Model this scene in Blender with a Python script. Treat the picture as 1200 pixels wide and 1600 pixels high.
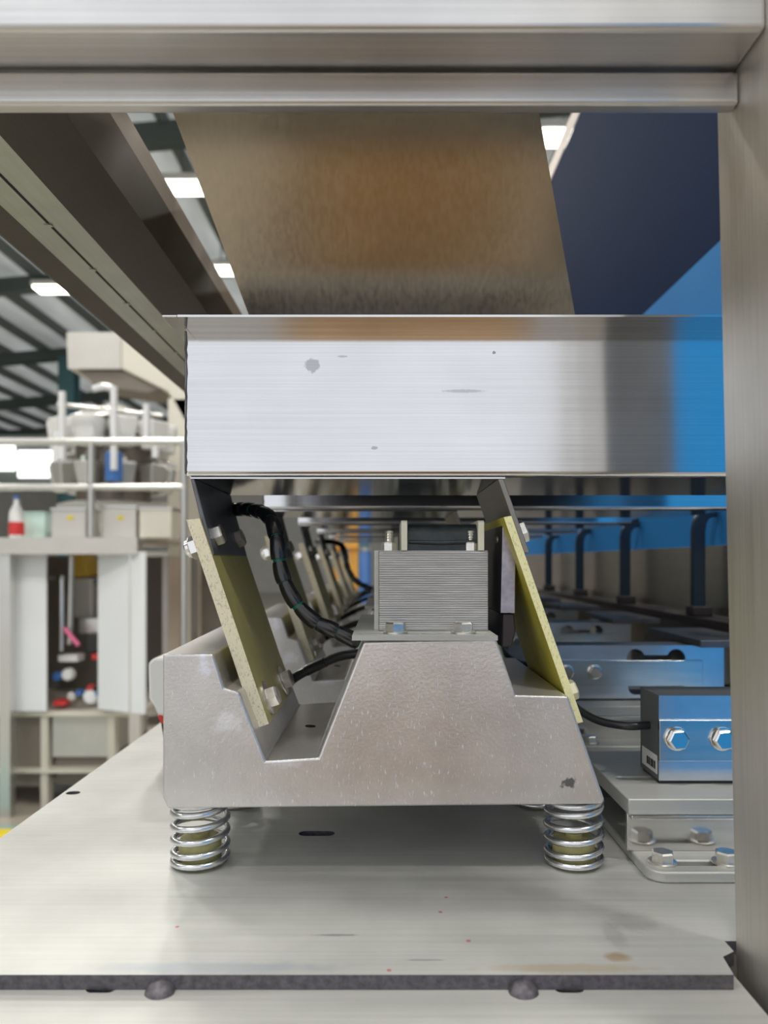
import bpy, bmesh, math, random
from mathutils import Vector, Matrix
random.seed(7)
scene = bpy.context.scene
for o in list(bpy.data.objects): bpy.data.objects.remove(o)
COL = scene.collection

# ------------------------------------------------------------------ camera
F = 1150.0            # focal length in pixels of the 1200x1600 frame
CX, HY = 600.0, 878.0 # vanishing point of the depth direction
CZ = 1.40             # camera height
cam_data = bpy.data.cameras.new('camera')
cam_data.sensor_fit = 'VERTICAL'
cam_data.sensor_height = 36.0
cam_data.lens = F / 1600.0 * 36.0
cam_data.shift_y = (HY - 800.0) / 1600.0
cam_data.clip_start = 0.02
cam_data.dof.use_dof = True
cam_data.dof.focus_distance = 0.515
cam_data.dof.aperture_fstop = 6.8
cam = bpy.data.objects.new('camera', cam_data)
cam.location = (0, 0, CZ)
cam.rotation_euler = (math.radians(90), 0, 0)
COL.objects.link(cam)
scene.camera = cam

# ------------------------------------------------------------------ world, lights, exposure
world = bpy.data.worlds.new('overcast')
scene.world = world
world.use_nodes = True
bg = world.node_tree.nodes['Background']
bg.inputs[0].default_value = (0.93, 0.96, 1.0, 1)
bg.inputs[1].default_value = 1.05
vs = scene.view_settings
vs.view_transform = 'Standard'
vs.look = 'None'
vs.exposure = 0.0
vs.gamma = 1.0
vs.use_curve_mapping = False
scene.cycles.use_denoising = True
scene.cycles.max_bounces = 9
scene.cycles.sample_clamp_indirect = 6.0

def area_light(name, loc, sx, sy, power, col=(1, 0.97, 0.92), rot=(0, 0, 0)):
    l = bpy.data.lights.new(name, 'AREA')
    l.shape = 'RECTANGLE'; l.size = sx; l.size_y = sy; l.energy = power; l.color = col
    o = bpy.data.objects.new(name, l); o.location = loc; o.rotation_euler = rot
    COL.objects.link(o); return o
LAMPS = [(-2.8, 10.2), (-2.9, 13.1), (-6.3, 14.0), (2.2, 9.0), (2.6, 13.0), (-3.0, 3.5), (-6.4, 6.5),
         (-0.3, -0.6), (2.4, 2.2), (-2.9, -1.6), (-6.2, 1.0), (2.5, -1.4), (-2.8, 6.8), (-6.4, 10.3)]
LAMP_Z = CZ + 5.2
for (lx, ly) in LAMPS:
    area_light('lamp_light', (lx, ly, LAMP_Z - 0.06), 0.62, 0.36, 95)

# ------------------------------------------------------------------ helpers
def P(px, py, d):
    return Vector(((px - CX) * d / F, d, CZ + (HY - py) * d / F))

ORG = Vector((0, 0, 0))

def finish(name, me, mat, parent=None, smooth=None, bevel=0, seg=2, wn=False):
    if smooth is not None:
        me.polygons.foreach_set('use_smooth', [True] * len(me.polygons))
        me.update()
        try: me.set_sharp_from_angle(angle=math.radians(smooth))
        except Exception: pass
    mats = mat if isinstance(mat, (list, tuple)) else [mat]
    for m in mats: me.materials.append(m)
    o = bpy.data.objects.new(name, me)
    COL.objects.link(o)
    if parent is not None: o.parent = parent
    if bevel:
        b = o.modifiers.new('bevel', 'BEVEL')
        b.width = bevel; b.segments = seg; b.limit_method = 'ANGLE'; b.angle_limit = math.radians(40)
        b.harden_normals = False
    if smooth is not None and (bevel or wn):
        w_ = o.modifiers.new('normals', 'WEIGHTED_NORMAL'); w_.keep_sharp = True; w_.weight = 100
    return o

def bm_to(name, bm, mat, parent=None, smooth=None, bevel=0, seg=2, org=None):
    og = ORG if org is None else Vector(org)
    bmesh.ops.translate(bm, verts=bm.verts, vec=-og)
    bmesh.ops.recalc_face_normals(bm, faces=bm.faces)
    me = bpy.data.meshes.new(name)
    bm.to_mesh(me); bm.free()
    return finish(name, me, mat, parent, smooth, bevel, seg)

def add_box(bm, x0, x1, y0, y1, z0, z1, mi=0):
    vs_ = [bm.verts.new((x, y, z)) for x in (x0, x1) for y in (y0, y1) for z in (z0, z1)]
    for f in ((0, 1, 3, 2), (4, 6, 7, 5), (0, 4, 5, 1), (2, 3, 7, 6), (0, 2, 6, 4), (1, 5, 7, 3)):
        fc = bm.faces.new([vs_[i] for i in f]); fc.material_index = mi

def box(name, x0, x1, y0, y1, z0, z1, mat, parent=None, bevel=0, seg=2, org=None):
    bm = bmesh.new(); add_box(bm, x0, x1, y0, y1, z0, z1)
    return bm_to(name, bm, mat, parent, 35 if bevel else None, bevel, seg, org)

def pbox(name, px0, py0, px1, py1, d, depth, mat, parent=None, bevel=0, org=None):
    """box whose front face covers that picture rectangle at distance d"""
    a, b = P(px0, py0, d), P(px1, py1, d)
    return box(name, a.x, b.x, d, d + depth, b.z, a.z, mat, parent, bevel, 2, org)

AX = {'y': lambda u, v, w: (u, w, v), 'x': lambda u, v, w: (w, u, v), 'z': lambda u, v, w: (u, v, w)}

def add_prism(bm, pts, axis, a0, a1, back=None, holes=(), face_mats=None):
    """polygon in the plane across axis, extruded from a0 to a1. face_mats: (caps, sides)"""
    T = AX[axis]
    back = back or pts
    rings = [(pts, back)] + [(h, h) for h in holes]
    caps = [[], []]
    for fr, bk in rings:
        va = [bm.verts.new(T(u, v, a0)) for u, v in fr]
        vb = [bm.verts.new(T(u, v, a1)) for u, v in bk]
        n = len(fr)
        for i in range(n):
            f = bm.faces.new((va[i], va[(i + 1) % n], vb[(i + 1) % n], vb[i]))
            if face_mats: f.material_index = face_mats[1] if not callable(face_mats[1]) else face_mats[1](i)
        caps[0].append(va); caps[1].append(vb)
    for loops in caps:
        if len(loops) == 1:
            f = bm.faces.new(loops[0])
            if face_mats: f.material_index = face_mats[0]
        else:
            ed = []
            for lp in loops:
                for i in range(len(lp)):
                    e = bm.edges.get((lp[i], lp[(i + 1) % len(lp)]))
                    ed.append(e)
            r = bmesh.ops.triangle_fill(bm, edges=ed, use_beauty=True, use_dissolve=False)
            if face_mats:
                for g in r['geom']:
                    if isinstance(g, bmesh.types.BMFace): g.material_index = face_mats[0]

def prism(name, pts, axis, a0, a1, mat, parent=None, back=None, holes=(), bevel=0, seg=2, face_mats=None, smooth=None, org=None):
    bm = bmesh.new()
    add_prism(bm, pts, axis, a0, a1, back, holes, face_mats)
    return bm_to(name, bm, mat, parent, smooth if smooth else (35 if bevel else None), bevel, seg, org)

def pxz(pts, d):
    """picture points at distance d -> (x, z)"""
    r = []
    for px, py in pts:
        p = P(px, py, d); r.append((p.x, p.z))
    return r

def slot_pts(cx, cy, l, w, n=8, ang=0.0):
    r = w / 2; h = max(0, l / 2 - r); out = []
    for i in range(n + 1):
        a = -math.pi / 2 + math.pi * i / n
        out.append((h + r * math.cos(a), r * math.sin(a)))
    for i in range(n + 1):
        a = math.pi / 2 + math.pi * i / n
        out.append((-h + r * math.cos(a), r * math.sin(a)))
    ca, sa = math.cos(ang), math.sin(ang)
    if h == 0:
        q = []
        for p in out:
            if not q or (Vector(p) - Vector(q[-1])).length > 1e-7: q.append(p)
        if (Vector(q[0]) - Vector(q[-1])).length < 1e-7: q.pop()
        out = q
    return [(cx + x * ca - y * sa, cy + x * sa + y * ca) for x, y in out]

def add_tube(bm, pts, rad, segs=10, cap=True, mi=0):
    pts = [Vector(p) for p in pts]
    n = len(pts)
    rads = rad if isinstance(rad, (list, tuple)) else [rad] * n
    t0 = (pts[1] - pts[0]).normalized()
    up = Vector((0, 0, 1)) if abs(t0.z) < 0.9 else Vector((1, 0, 0))
    nrm = t0.cross(up).normalized()
    rings = []
    for i in range(n):
        t = (pts[min(i + 1, n - 1)] - pts[max(i - 1, 0)])
        if t.length < 1e-9: t = t0
        t.normalize()
        nrm = (nrm - t * nrm.dot(t))
        if nrm.length < 1e-6: nrm = t.orthogonal()
        nrm.normalize()
        b = t.cross(nrm)
        rings.append([bm.verts.new(pts[i] + (nrm * math.cos(2 * math.pi * k / segs) + b * math.sin(2 * math.pi * k / segs)) * rads[i]) for k in range(segs)])
    for i in range(n - 1):
        for k in range(segs):
            f = bm.faces.new((rings[i][k], rings[i][(k + 1) % segs], rings[i + 1][(k + 1) % segs], rings[i + 1][k])); f.material_index = mi
    if cap:
        bm.faces.new(rings[0]).material_index = mi; bm.faces.new(rings[-1][::-1]).material_index = mi

def tube(name, pts, rad, mat, parent=None, segs=10, org=None, smooth=50):
    bm = bmesh.new(); add_tube(bm, pts, rad, segs)
    return bm_to(name, bm, mat, parent, smooth, org=org)

def spline(pts, n=8):
    """Catmull-Rom through points"""
    pts = [Vector(p) for p in pts]
    q = [pts[0] * 2 - pts[1]] + pts + [pts[-1] * 2 - pts[-2]]
    out = []
    for i in range(1, len(q) - 2):
        for k in range(n):
            t = k / n
            a, b, c, d = q[i - 1], q[i], q[i + 1], q[i + 2]
            out.append(0.5 * ((2 * b) + (c - a) * t + (2 * a - 5 * b + 4 * c - d) * t * t + (3 * b - a - 3 * c + d) * t ** 3))
    out.append(pts[-1])
    return out

def add_lathe(bm, prof, M, segs=24, mi=0):
    """profile of (r, h) about local z, placed by matrix M"""
    rings = []
    for r, h in prof:
        if r < 1e-7: rings.append([bm.verts.new(M @ Vector((0, 0, h)))])
        else: rings.append([bm.verts.new(M @ Vector((r * math.cos(2 * math.pi * k / segs), r * math.sin(2 * math.pi * k / segs), h))) for k in range(segs)])
    for a, b in zip(rings, rings[1:]):
        for k in range(segs):
            k2 = (k + 1) % segs
            if len(a) == 1 and len(b) == 1: continue
            if len(a) == 1: f = bm.faces.new((a[0], b[k], b[k2]))
            elif len(b) == 1: f = bm.faces.new((a[k], a[k2], b[0]))
            else: f = bm.faces.new((a[k], a[k2], b[k2], b[k]))
            f.material_index = mi
    if len(rings[0]) > 1: bm.faces.new(rings[0][::-1])
    if len(rings[-1]) > 1: bm.faces.new(rings[-1])

def frame_to(pos, axis, spin=0.0):
    z = Vector(axis).normalized()
    x = z.orthogonal().normalized()
    y = z.cross(x)
    M = Matrix((x, y, z)).transposed().to_4x4()
    return Matrix.Translation(Vector(pos)) @ M @ Matrix.Rotation(spin, 4, 'Z')

def lathe(name, prof, pos, axis, mat, parent=None, segs=24, smooth=40, org=None):
    bm = bmesh.new(); add_lathe(bm, prof, frame_to(pos, axis), segs)
    return bm_to(name, bm, mat, parent, smooth, org=org)

def bolt(parent, pos, axis, r, h, mat, washer=0.0, dome=False, spin=0.3, name='bolt', wmat=None, wh=0.0014):
    """hex head standing on pos, pointing along axis; washer becomes a sub-part"""
    bm = bmesh.new()
    base = wh if washer else 0.0
    M = frame_to(pos, axis, spin)
    if dome:
        prof = [(r * 1.12, base), (r * 1.12, base + 0.12 * h)]
        add_lathe(bm, prof, M, 20)
    top = base + h
    # hexagon prism with chamfered crown
    lo = [bm.verts.new(M @ Vector((r * math.cos(k * math.pi / 3), r * math.sin(k * math.pi / 3), base))) for k in range(6)]
    hi = [bm.verts.new(M @ Vector((r * math.cos(k * math.pi / 3), r * math.sin(k * math.pi / 3), base + h * (0.62 if dome else 0.84)))) for k in range(6)]
    for k in range(6): bm.faces.new((lo[k], lo[(k + 1) % 6], hi[(k + 1) % 6], hi[k]))
    cr = r * 0.86
    crn = [bm.verts.new(M @ Vector((cr * math.cos(k * math.pi / 3), cr * math.sin(k * math.pi / 3), base + h * (0.72 if dome else 1.0)))) for k in range(6)]
    for k in range(6): bm.faces.new((hi[k], hi[(k + 1) % 6], crn[(k + 1) % 6], crn[k]))
    bm.faces.new(crn); bm.faces.new(lo[::-1])
    if dome:
        add_lathe(bm, [(r * 0.80, base + h * 0.70), (r * 0.74, base + h * 0.9), (r * 0.55, base + h * 1.03), (r * 0.3, base + h * 1.08), (0, base + h * 1.1)], M, 20)
    b = bm_to(name, bm, mat, parent, 30)
    if washer:
        lathe('washer', [(washer, 0), (washer, wh * 0.8), (washer * 0.95, wh), (r * 0.5, wh)], pos, axis, wmat or mat, b, 24)
    return b

def tag(o, label, cat, group=None, kind=None):
    o['label'] = label; o['category'] = cat
    if group: o['group'] = group
    if kind: o['kind'] = kind
    return o
def thing(name, label, cat, loc=(0, 0, 0), group=None):
    global ORG
    o = bpy.data.objects.new(name, None); o.location = loc; o.empty_display_size = 0.05
    COL.objects.link(o); ORG = Vector(loc)
    return tag(o, label, cat, group)
def done():
    global ORG
    ORG = Vector((0, 0, 0))
def struct(o):
    o['kind'] = 'structure'; return o
def copy_tree(o, parent=None):
    c = o.copy(); COL.objects.link(c); c.parent = parent
    for ch in list(o.children): copy_tree(ch, c)
    return c

# ------------------------------------------------------------------ materials
def mat_base(name):
    m = bpy.data.materials.new(name); m.use_nodes = True
    nt = m.node_tree; b = nt.nodes['Principled BSDF']
    return m, nt, b
def noise(nt, scale, detail=3.0, stretch=None, rough=0.55):
    tc = nt.nodes.new('ShaderNodeTexCoord'); n = nt.nodes.new('ShaderNodeTexNoise')
    n.inputs['Scale'].default_value = scale; n.inputs['Detail'].default_value = detail; n.inputs['Roughness'].default_value = rough
    if stretch:
        mp = nt.nodes.new('ShaderNodeMapping'); mp.inputs['Scale'].default_value = stretch
        nt.links.new(tc.outputs['Object'], mp.inputs[0]); nt.links.new(mp.outputs[0], n.inputs['Vector'])
    else: nt.links.new(tc.outputs['Object'], n.inputs['Vector'])
    return n
def ramp(nt, src, stops):
    r = nt.nodes.new('ShaderNodeValToRGB')
    e = r.color_ramp.elements
    while len(e) < len(stops): e.new(0.5)
    for el, (p, c) in zip(e, stops):
        el.position = p; el.color = c if len(c) == 4 else (*c, 1)
    nt.links.new(src, r.inputs[0]); return r
def bump(nt, src, b, strength, dist=0.001):
    bp = nt.nodes.new('ShaderNodeBump'); bp.inputs['Strength'].default_value = strength; bp.inputs['Distance'].default_value = dist
    nt.links.new(src, bp.inputs['Height']); nt.links.new(bp.outputs[0], b.inputs['Normal']); return bp
def g(v): return (v, v, v)

def plain(name, col, rough=0.5, metal=0.0, spec=0.5, var=0.0, vscale=20, bumps=0.0):
    m, nt, b = mat_base(name)
    b.inputs['Base Color'].default_value = (*col, 1)
    b.inputs['Roughness'].default_value = rough; b.inputs['Metallic'].default_value = metal
    b.inputs['Specular IOR Level'].default_value = spec
    if var or bumps:
        n = noise(nt, vscale, 4)
        if var:
            r = ramp(nt, n.outputs['Fac'], [(0.3, tuple(c * (1 - var) for c in col)), (0.7, tuple(min(1, c * (1 + var)) for c in col))])
            nt.links.new(r.outputs[0], b.inputs['Base Color'])
        if bumps: bump(nt, n.outputs['Fac'], b, bumps)
    return m

def steel(name, col=(0.62, 0.61, 0.59), rough=0.3, grain=(3, 300, 300), gstr=0.12, rvar=0.12, stain=0.12, aniso=0.0, metal=1.0):
    """brushed sheet: stretched grain in roughness and relief, cloudy wear in colour"""
    m, nt, b = mat_base(name)
    b.inputs['Metallic'].default_value = metal
    gr = noise(nt, 1.0, 2.0, grain)
    cl = noise(nt, 14.0, 4.0)
    r = ramp(nt, cl.outputs['Fac'], [(0.3, tuple(c * (1 - stain) for c in col)), (0.65, col)])
    mx = nt.nodes.new('ShaderNodeMix'); mx.data_type = 'RGBA'; mx.blend_type = 'MULTIPLY'; mx.inputs[0].default_value = 0.35
    rg = ramp(nt, gr.outputs['Fac'], [(0.3, g(0.72)), (0.62, g(1.0))])
    nt.links.new(r.outputs[0], mx.inputs[6]); nt.links.new(rg.outputs[0], mx.inputs[7])
    nt.links.new(mx.outputs[2], b.inputs['Base Color'])
    mr = nt.nodes.new('ShaderNodeMapRange'); mr.inputs[3].default_value = max(0.02, rough - rvar * 0.5); mr.inputs[4].default_value = rough + rvar
    nt.links.new(gr.outputs['Fac'], mr.inputs[0]); nt.links.new(mr.outputs[0], b.inputs['Roughness'])
    if gstr: bump(nt, gr.outputs['Fac'], b, gstr, 0.0004)
    return m

M = {}
M['steel_x'] = steel('brushed_steel_lengthwise', (0.72, 0.715, 0.71), 0.30, (3, 420, 420), 0.10)
M['steel_tray'] = steel('brushed_tray_steel', (0.75, 0.75, 0.765), 0.11, (4, 700, 700), 0.018, 0.05, 0.07)
M['steel_z'] = steel('brushed_steel_upright', (0.70, 0.675, 0.635), 0.44, (420, 420, 3), 0.16, metal=0.85)
M['steel_plate'] = steel('rolled_steel_plate', (0.56, 0.56, 0.53), 0.48, (5, 260, 260), 0.06, 0.12, 0.13, metal=0.4)
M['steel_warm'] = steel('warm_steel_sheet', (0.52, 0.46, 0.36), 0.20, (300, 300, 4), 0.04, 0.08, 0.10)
M['steel_dark'] = steel('grey_steel_sheet', (0.30, 0.285, 0.26), 0.36, (300, 4, 300), 0.04, 0.1, 0.1)
M['steel_mir'] = steel('polished_steel', (0.72, 0.71, 0.70), 0.12, (4, 200, 200), 0.02, 0.05, 0.08)
def add_spot(m, center, r, fac, soft=0.25, col=None, nscale=350):
    nt = m.node_tree; b = nt.nodes['Principled BSDF']
    tc = nt.nodes.new('ShaderNodeTexCoord')
    vm = nt.nodes.new('ShaderNodeVectorMath'); vm.operation = 'SUBTRACT'; vm.inputs[1].default_value = center
    nt.links.new(tc.outputs['Object'], vm.inputs[0])
    sc = nt.nodes.new('ShaderNodeVectorMath'); sc.operation = 'DIVIDE'; sc.inputs[1].default_value = r; nt.links.new(vm.outputs[0], sc.inputs[0])
    ln = nt.nodes.new('ShaderNodeVectorMath'); ln.operation = 'LENGTH'; nt.links.new(sc.outputs[0], ln.inputs[0])
    n = noise(nt, nscale, 3); ad = nt.nodes.new('ShaderNodeMath'); ad.operation = 'ADD'
    nt.links.new(ln.outputs['Value'], ad.inputs[0]); nt.links.new(n.outputs['Fac'], ad.inputs[1])
    rp_ = ramp(nt, ad.outputs[0], [(0.0, col or g(fac)), (1.0, g(1.0))])
    mr = nt.nodes.new('ShaderNodeMapRange'); mr.inputs[1].default_value = 1.25; mr.inputs[2].default_value = 1.25 + soft
    nt.links.new(ad.outputs[0], mr.inputs[0]); nt.links.new(mr.outputs[0], rp_.inputs[0])
    src = b.inputs['Base Color'].links[0].from_socket
    mx = nt.nodes.new('ShaderNodeMix'); mx.data_type = 'RGBA'; mx.blend_type = 'MULTIPLY'; mx.inputs[0].default_value = 1.0
    nt.links.new(src, mx.inputs[6]); nt.links.new(rp_.outputs[0], mx.inputs[7]); nt.links.new(mx.outputs[2], b.inputs['Base Color'])
def spot_px(m, px, py, d, rpx, rpy, fac, soft=0.25):
    p = P(px, py, d) - Vector((0, 0.60, CZ - 0.2143))
    add_spot(m, p, (rpx * d / F, 0.02, rpy * d / F), fac, soft)
spot_px(M['steel_tray'], 488, 571, 0.52, 13, 12, 0.62)
spot_px(M['steel_tray'], 725, 611, 0.52, 30, 2.5, 0.7, 0.5)
spot_px(M['steel_tray'], 772, 551, 0.52, 3, 3, 0.4)
spot_px(M['steel_tray'], 585, 700, 0.52, 6, 3, 0.6)
spot_px(M['steel_tray'], 535, 557, 0.52, 9, 2, 0.7)
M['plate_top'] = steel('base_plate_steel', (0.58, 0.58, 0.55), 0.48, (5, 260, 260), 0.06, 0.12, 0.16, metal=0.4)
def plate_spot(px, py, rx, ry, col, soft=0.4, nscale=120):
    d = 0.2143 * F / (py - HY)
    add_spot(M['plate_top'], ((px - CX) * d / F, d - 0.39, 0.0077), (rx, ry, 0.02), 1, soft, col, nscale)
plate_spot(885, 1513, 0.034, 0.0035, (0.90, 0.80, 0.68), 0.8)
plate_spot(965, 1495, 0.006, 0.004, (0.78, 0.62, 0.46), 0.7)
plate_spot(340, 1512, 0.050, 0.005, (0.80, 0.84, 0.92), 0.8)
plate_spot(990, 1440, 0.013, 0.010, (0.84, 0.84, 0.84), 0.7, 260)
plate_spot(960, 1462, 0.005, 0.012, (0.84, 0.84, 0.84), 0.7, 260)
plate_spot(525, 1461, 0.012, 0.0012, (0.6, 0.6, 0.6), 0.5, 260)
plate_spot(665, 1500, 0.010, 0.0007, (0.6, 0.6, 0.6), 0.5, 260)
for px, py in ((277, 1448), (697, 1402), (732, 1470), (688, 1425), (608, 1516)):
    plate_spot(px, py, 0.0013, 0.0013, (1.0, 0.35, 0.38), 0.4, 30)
M['steel_cover'] = steel('satin_cover_steel', (0.62, 0.60, 0.56), 0.30, (300, 4, 300), 0.03, 0.08, 0.1)
M['cut_edge'] = plain('flame_cut_edge', (0.125, 0.115, 0.13), 0.55, 0.6, var=0.35, vscale=260, bumps=0.35)
M['bolt'] = plain('zinc_bolt', (0.74, 0.72, 0.68), 0.3, 1.0, var=0.12, vscale=240)
M['chrome'] = plain('chrome_nut', (0.80, 0.79, 0.78), 0.12, 1.0)
M['spring'] = plain('zinc_spring_wire', (0.76, 0.77, 0.79), 0.22, 1.0, var=0.12, vscale=120)
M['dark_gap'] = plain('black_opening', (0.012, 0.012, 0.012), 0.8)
M['black_rubber'] = plain('black_rubber', (0.018, 0.018, 0.022), 0.28, 0, 0.6)
M['black_wrap'] = plain('black_spiral_wrap', (0.012, 0.012, 0.016), 0.20, 0, 0.7)
M['cable_green'] = plain('green_wire', (0.0, 0.16, 0.10), 0.4)
M['dark_steel'] = plain('dark_bracket_steel', (0.17, 0.17, 0.185), 0.42, 0.7, var=0.15, vscale=60)
M['olive_seat'] = plain('olive_bush', (0.50, 0.46, 0.20), 0.5, var=0.2, vscale=90)
M['cream_board'] = plain('cream_coil_board', (0.72, 0.70, 0.56), 0.6)
M['coil_tape'] = plain('black_coil_tape', (0.02, 0.028, 0.03), 0.38, 0, 0.5, var=0.4, vscale=120, bumps=0.4)
M['armature'] = plain('zinc_plated_armature', (0.40, 0.38, 0.44), 0.35, 0.9, var=0.2, vscale=160, bumps=0.2)
M['armature_face'] = plain('dark_armature_face', (0.06, 0.05, 0.055), 0.45, 0.5)
M['yellow_nut'] = plain('passivated_nut', (0.78, 0.76, 0.55), 0.35, 0.5)

def mat_casting():
    m, nt, b = mat_base('silver_painted_casting')
    tc = nt.nodes.new('ShaderNodeTexCoord')
    n = noise(nt, 30, 4); r = ramp(nt, n.outputs['Fac'], [(0.3, (0.60, 0.585, 0.575)), (0.7, (0.72, 0.70, 0.69))])
    # scuffs: bright stretched flecks
    fl = noise(nt, 1.0, 3.0, (700, 700, 150), 0.65)
    rf = ramp(nt, fl.outputs['Fac'], [(0.61, g(0)), (0.69, g(1))])
    mx = nt.nodes.new('ShaderNodeMix'); mx.data_type = 'RGBA'
    nt.links.new(rf.outputs[0], mx.inputs[0]); nt.links.new(r.outputs[0], mx.inputs[6]); mx.inputs[7].default_value = (0.93, 0.90, 0.89, 1)
    # a whitish worn patch beside the notch
    def patch(center, rad, col, prev, thr=(0.42, 0.62), scl=90):
        vm = nt.nodes.new('ShaderNodeVectorMath'); vm.operation = 'SUBTRACT'; vm.inputs[1].default_value = center
        nt.links.new(tc.outputs['Object'], vm.inputs[0])
        sc = nt.nodes.new('ShaderNodeVectorMath'); sc.operation = 'DIVIDE'; sc.inputs[1].default_value = rad
        nt.links.new(vm.outputs[0], sc.inputs[0])
        ln = nt.nodes.new('ShaderNodeVectorMath'); ln.operation = 'LENGTH'; nt.links.new(sc.outputs[0], ln.inputs[0])
        nn = noise(nt, scl, 5, None, 0.7)
        su = nt.nodes.new('ShaderNodeMath'); su.operation = 'SUBTRACT'; nt.links.new(nn.outputs['Fac'], su.inputs[0])
        ml = nt.nodes.new('ShaderNodeMath'); ml.operation = 'MULTIPLY'; ml.inputs[1].default_value = 0.35; nt.links.new(ln.outputs['Value'], ml.inputs[0])
        ad = nt.nodes.new('ShaderNodeMath'); ad.operation = 'ADD'; ad.inputs[1].default_value = 0.22
        nt.links.new(ml.outputs[0], su.inputs[1]); nt.links.new(su.outputs[0], ad.inputs[0])
        rr = ramp(nt, ad.outputs[0], [(thr[0], g(0)), (thr[1], g(1))])
        m2 = nt.nodes.new('ShaderNodeMix'); m2.data_type = 'RGBA'
        nt.links.new(rr.outputs[0], m2.inputs[0]); nt.links.new(prev, m2.inputs[6]); m2.inputs[7].default_value = (*col, 1)
        return m2.outputs[2]
    out = mx.outputs[2]
    out = patch((-0.107, -0.10, 0.105), (0.017, 0.03, 0.011), (0.82, 0.82, 0.86), out)
    out = patch((-0.123, -0.10, 0.147), (0.006, 0.03, 0.013), (0.80, 0.80, 0.88), out)
    out = patch((-0.066, -0.10, 0.077), (0.016, 0.03, 0.004), (0.78, 0.79, 0.82), out)
    out = patch((0.125, -0.10, 0.064), (0.008, 0.03, 0.006), (0.18, 0.18, 0.20), out, (0.5, 0.6), 160)
    nt.links.new(out, b.inputs['Base Color'])
    b.inputs['Metallic'].default_value = 0.75; b.inputs['Roughness'].default_value = 0.29
    n2 = noise(nt, 420, 2); 
    ad = nt.nodes.new('ShaderNodeMath'); ad.operation = 'ADD'
    nt.links.new(n2.outputs['Fac'], ad.inputs[0]); nt.links.new(rf.outputs[0], ad.inputs[1])
    bump(nt, ad.outputs[0], b, 0.22, 0.0006)
    return m
M['casting'] = mat_casting()

def mat_fibre(name, col, edge):
    m, nt, b = mat_base(name)
    n = noise(nt, 60, 5, (1, 1, 0.4)); r = ramp(nt, n.outputs['Fac'], [(0.3, tuple(c * 0.82 for c in col)), (0.7, col)])
    nt.links.new(r.outputs[0], b.inputs['Base Color'])
    b.inputs['Roughness'].default_value = 0.38
    m2, nt2, b2 = mat_base(name + '_sawn_edge')
    n = noise(nt2, 1.0, 4, (900, 200, 500), 0.7); r = ramp(nt2, n.outputs['Fac'], [(0.34, tuple(c * 0.62 for c in edge)), (0.46, edge)])
    nt2.links.new(r.outputs[0], b2.inputs['Base Color']); b2.inputs['Roughness'].default_value = 0.7
    bump(nt2, n.outputs['Fac'], b2, 0.3)
    return [m, m2]
M['leaf_left'] = mat_fibre('fibreglass_strip', (0.46, 0.40, 0.14), (0.90, 0.81, 0.58))  # left face toned olive to stand for its shading
M['leaf_right'] = mat_fibre('yellow_fibreglass_strip', (0.62, 0.54, 0.07), (0.90, 0.86, 0.48))

def mat_lamination():
    m, nt, b = mat_base('laminated_core_iron')
    tc = nt.nodes.new('ShaderNodeTexCoord'); w = nt.nodes.new('ShaderNodeTexWave')
    w.wave_type = 'BANDS'; w.bands_direction = 'Z'; w.inputs['Scale'].default_value = 190; w.inputs['Distortion'].default_value = 0.8
    nt.links.new(tc.outputs['Object'], w.inputs['Vector'])
    n = noise(nt, 1.0, 3, (40, 300, 900))
    r = ramp(nt, n.outputs['Fac'], [(0.3, (0.42, 0.41, 0.40)), (0.6, (0.53, 0.52, 0.51)), (0.75, (0.66, 0.65, 0.64))])
    mx = nt.nodes.new('ShaderNodeMix'); mx.data_type = 'RGBA'; mx.blend_type = 'MULTIPLY'; mx.inputs[0].default_value = 0.22
    nt.links.new(r.outputs[0], mx.inputs[6]); nt.links.new(w.outputs['Color'], mx.inputs[7]); nt.links.new(mx.outputs[2], b.inputs['Base Color'])
    b.inputs['Metallic'].default_value = 0.75; b.inputs['Roughness'].default_value = 0.45
    bump(nt, w.outputs['Fac'], b, 0.4, 0.0005)
    return m
M['core'] = mat_lamination()

def mat_film(name, col, rough=0.55):
    m, nt, b = mat_base(name)
    n = noise(nt, 6, 3); r = ramp(nt, n.outputs['Fac'], [(0.3, tuple(c * 0.9 for c in col)), (0.7, col)])
    nt.links.new(r.outputs[0], b.inputs['Base Color']); b.inputs['Roughness'].default_value = rough
    b.inputs['Specular IOR Level'].default_value = 0.05
    return m
M['blue_film'] = mat_film('blue_protective_film', (0.027, 0.19, 0.48))
M['shaded_blue_film'] = mat_film('blue_film_shade_tone', (0.006, 0.020, 0.066), 0.6)  # blue film darkened in colour to stand for shade on the enclosed upper panel
M['cell'] = plain('anodised_aluminium', (0.74, 0.77, 0.82), 0.24, 1.0, var=0.05, vscale=80)
M['cell_dark'] = plain('grey_cell_side', (0.19, 0.20, 0.21), 0.5, 0.4)
M['zinc_plate'] = steel('zinc_plated_bar', (0.76, 0.80, 0.80), 0.20, (8, 160, 160), 0.04, 0.1, 0.15)
M['sticker'] = plain('white_sticker', (0.8, 0.8, 0.8), 0.6)
M['ink'] = plain('black_ink', (0.02, 0.02, 0.02), 0.7)

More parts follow.
